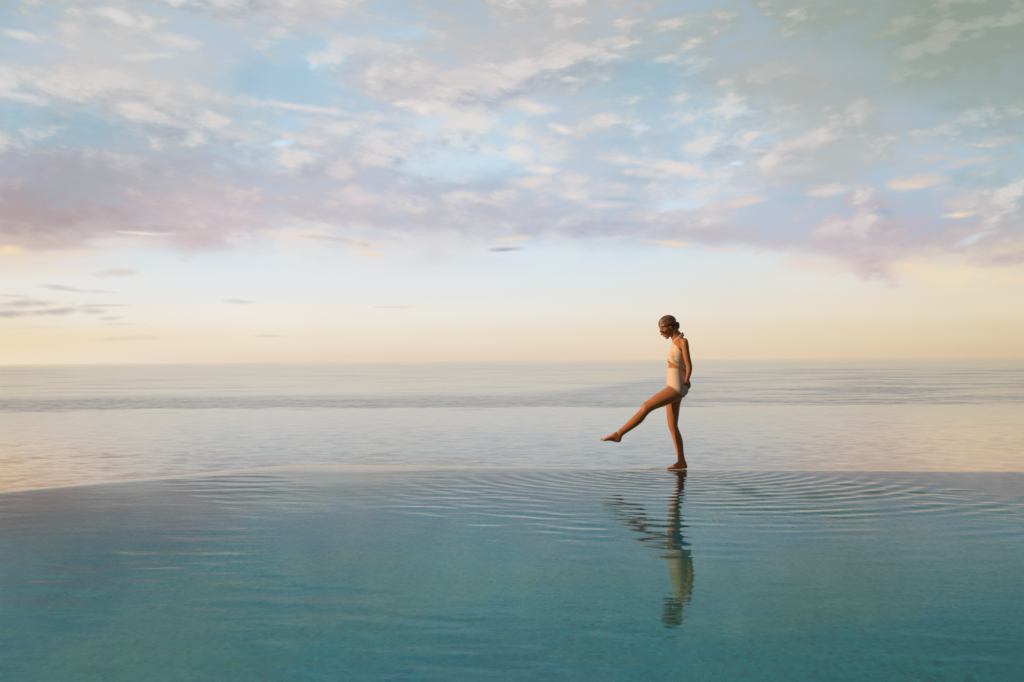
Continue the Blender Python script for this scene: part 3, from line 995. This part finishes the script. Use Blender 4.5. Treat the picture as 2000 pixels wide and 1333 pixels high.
# hair: smooth cap cut at the hairline, knot at the back
m_hair, t, b = principled("hair", (0.10, 0.045, 0.018), 0.38)
tco = t.n('ShaderNodeTexCoord')
mp = t.n('ShaderNodeMapping')
mp.inputs['Rotation'].default_value = (0, R(-12), 0)
mp.inputs['Scale'].default_value = (0.10, 1.0, 1.0)
t.put(mp.inputs['Vector'], tco.outputs['Object'])
n1 = t.noise(mp.outputs[0], 190.0, 3.0, 0.6).outputs['Fac']
t.put(b.inputs['Base Color'], t.ramp(n1, [(0.35, (0.05, 0.02, 0.008)), (0.65, (0.22, 0.105, 0.042))]))
bp = t.n('ShaderNodeBump')
bp.inputs['Strength'].default_value = 0.5
bp.inputs['Distance'].default_value = 0.003
t.put(bp.inputs['Height'], n1)
t.put(b.inputs['Normal'], bp.outputs[0])
bm = bmesh.new()
blob(bm, H(-.002, 0, .054), (.1005, .0785, .083), HM, 48)
blob(bm, H(.058, 0, .055), (.045, .061, .047), HM, 40)
blob(bm, H(-.050, 0, .012), (.050, .055, .055), HM, 40)
d1 = Vector((-0.97, 0, -0.12)).normalized()
for s in (-1, 1):
    for j in range(9):
        th = R(90 - j * 11.5)
        d0 = Vector((0.80, s * math.cos(th) * 0.62, 0.16 + 0.34 * math.sin(th))).normalized() if j < 5 else Vector((0.80 - 0.13 * (j - 4), s * (0.60 + 0.08 * (j - 4)), 0.16 - 0.10 * (j - 4))).normalized()
        pts = []
        om = math.acos(max(-1, min(1, d0.dot(d1))))
        for q in range(9):
            f = q / 8
            d = (d0 * math.sin((1 - f) * om) + d1 * math.sin(f * om)) / math.sin(om)
            p_ = H(-.002 + d.x * .1005, d.y * .078, .054 + d.z * .083)
            pts.append((p_.x / UNIT + OX, OY - p_.z / UNIT, p_.y))
        tube(bm, pts, [.0045, .006, .0065, .0065, .0065, .0065, .006, .006, .006], n=10, sub=3)
tmp_me = remeshed(bm, 0.003, 0.5, 8)
bm = bmesh.new()
bm.from_mesh(tmp_me)
line_cut(bm, (570, 137), (740, 168), (650, 90))
hair = from_bm("hair", bm, m_hair, person)
bm = bmesh.new()
BC = P(722, 136)
blob(bm, BC, (.027, .036, .036))
for i in range(5):
    a0 = i * 1.25
    pts, rad = [], []
    for j in range(9):
        w = a0 + j / 8 * 2.6
        pts.append((722 + 15 * math.cos(w), 136 + 22 * math.sin(w), .026 * math.sin(w * 1.7 + i)))
        rad.append(.010)
    tube(bm, pts, rad, n=10, sub=3)
me_ = remeshed(bm, 0.003, 0.5, 3)
link_mesh("hair_bun", me_, m_hair, hair)
bm = bmesh.new()
tube(bm, [(716, 160, -.01), (728, 176, -.012), (741, 188, -.012), (752, 205, -.012)], (.006, .0055, .005, .004), n=10)
link_mesh("hair_strand", remeshed(bm, 0.002, 0.5, 2), m_hair, hair)

# sunglasses
m_frame, _, _ = principled("glasses_frame", (0.30, 0.17, 0.07), 0.25)
m_lens, _, _ = principled("glasses_lens", (0.015, 0.012, 0.012), 0.06)


def HP(x, y, z):                                              # head coordinates -> profile units
    p = H(x, y, z)
    return (p.x / UNIT + OX, OY - p.z / UNIT, p.y)


bm = bmesh.new()
for s in (-1, 1):
    tube(bm, [HP(.098, s * .062, .014), HP(.05, s * .071, .014), HP(.0, s * .079, .012), HP(-.012, s * .079, .0)], (.0028, .0026, .0026, .0026), n=8)
    ringp = [HP(.108 - .012 * abs(math.sin(w)) * 0 - .010 * (math.cos(w) > 0) * math.cos(w), s * (.036 + .027 * math.cos(w)), .008 + .019 * math.sin(w)) for w in (math.tau * q / 16 for q in range(17))]
    tube(bm, ringp, [.0026] * 17, n=8, sub=1)
tube(bm, [HP(.108, -.010, .012), HP(.112, 0, .015), HP(.108, .010, .012)], (.0026, .0026, .0026), n=8)
gls = from_bm("sunglasses", bm, m_frame, person)
for s in (-1, 1):
    bm = bmesh.new()
    blob(bm, H(.104, s * .036, .008), (.004, .026, .018), HM, 20)
    from_bm("lens", bm, m_lens, gls)

# ------------------------------------------------------------------ render settings
S.view_settings.view_transform = 'Standard'
S.view_settings.look = 'None'
S.view_settings.exposure = 0.0
S.view_settings.gamma = 1.0
S.cycles.use_denoising = True
S.cycles.max_bounces = 10
S.cycles.transparent_max_bounces = 8
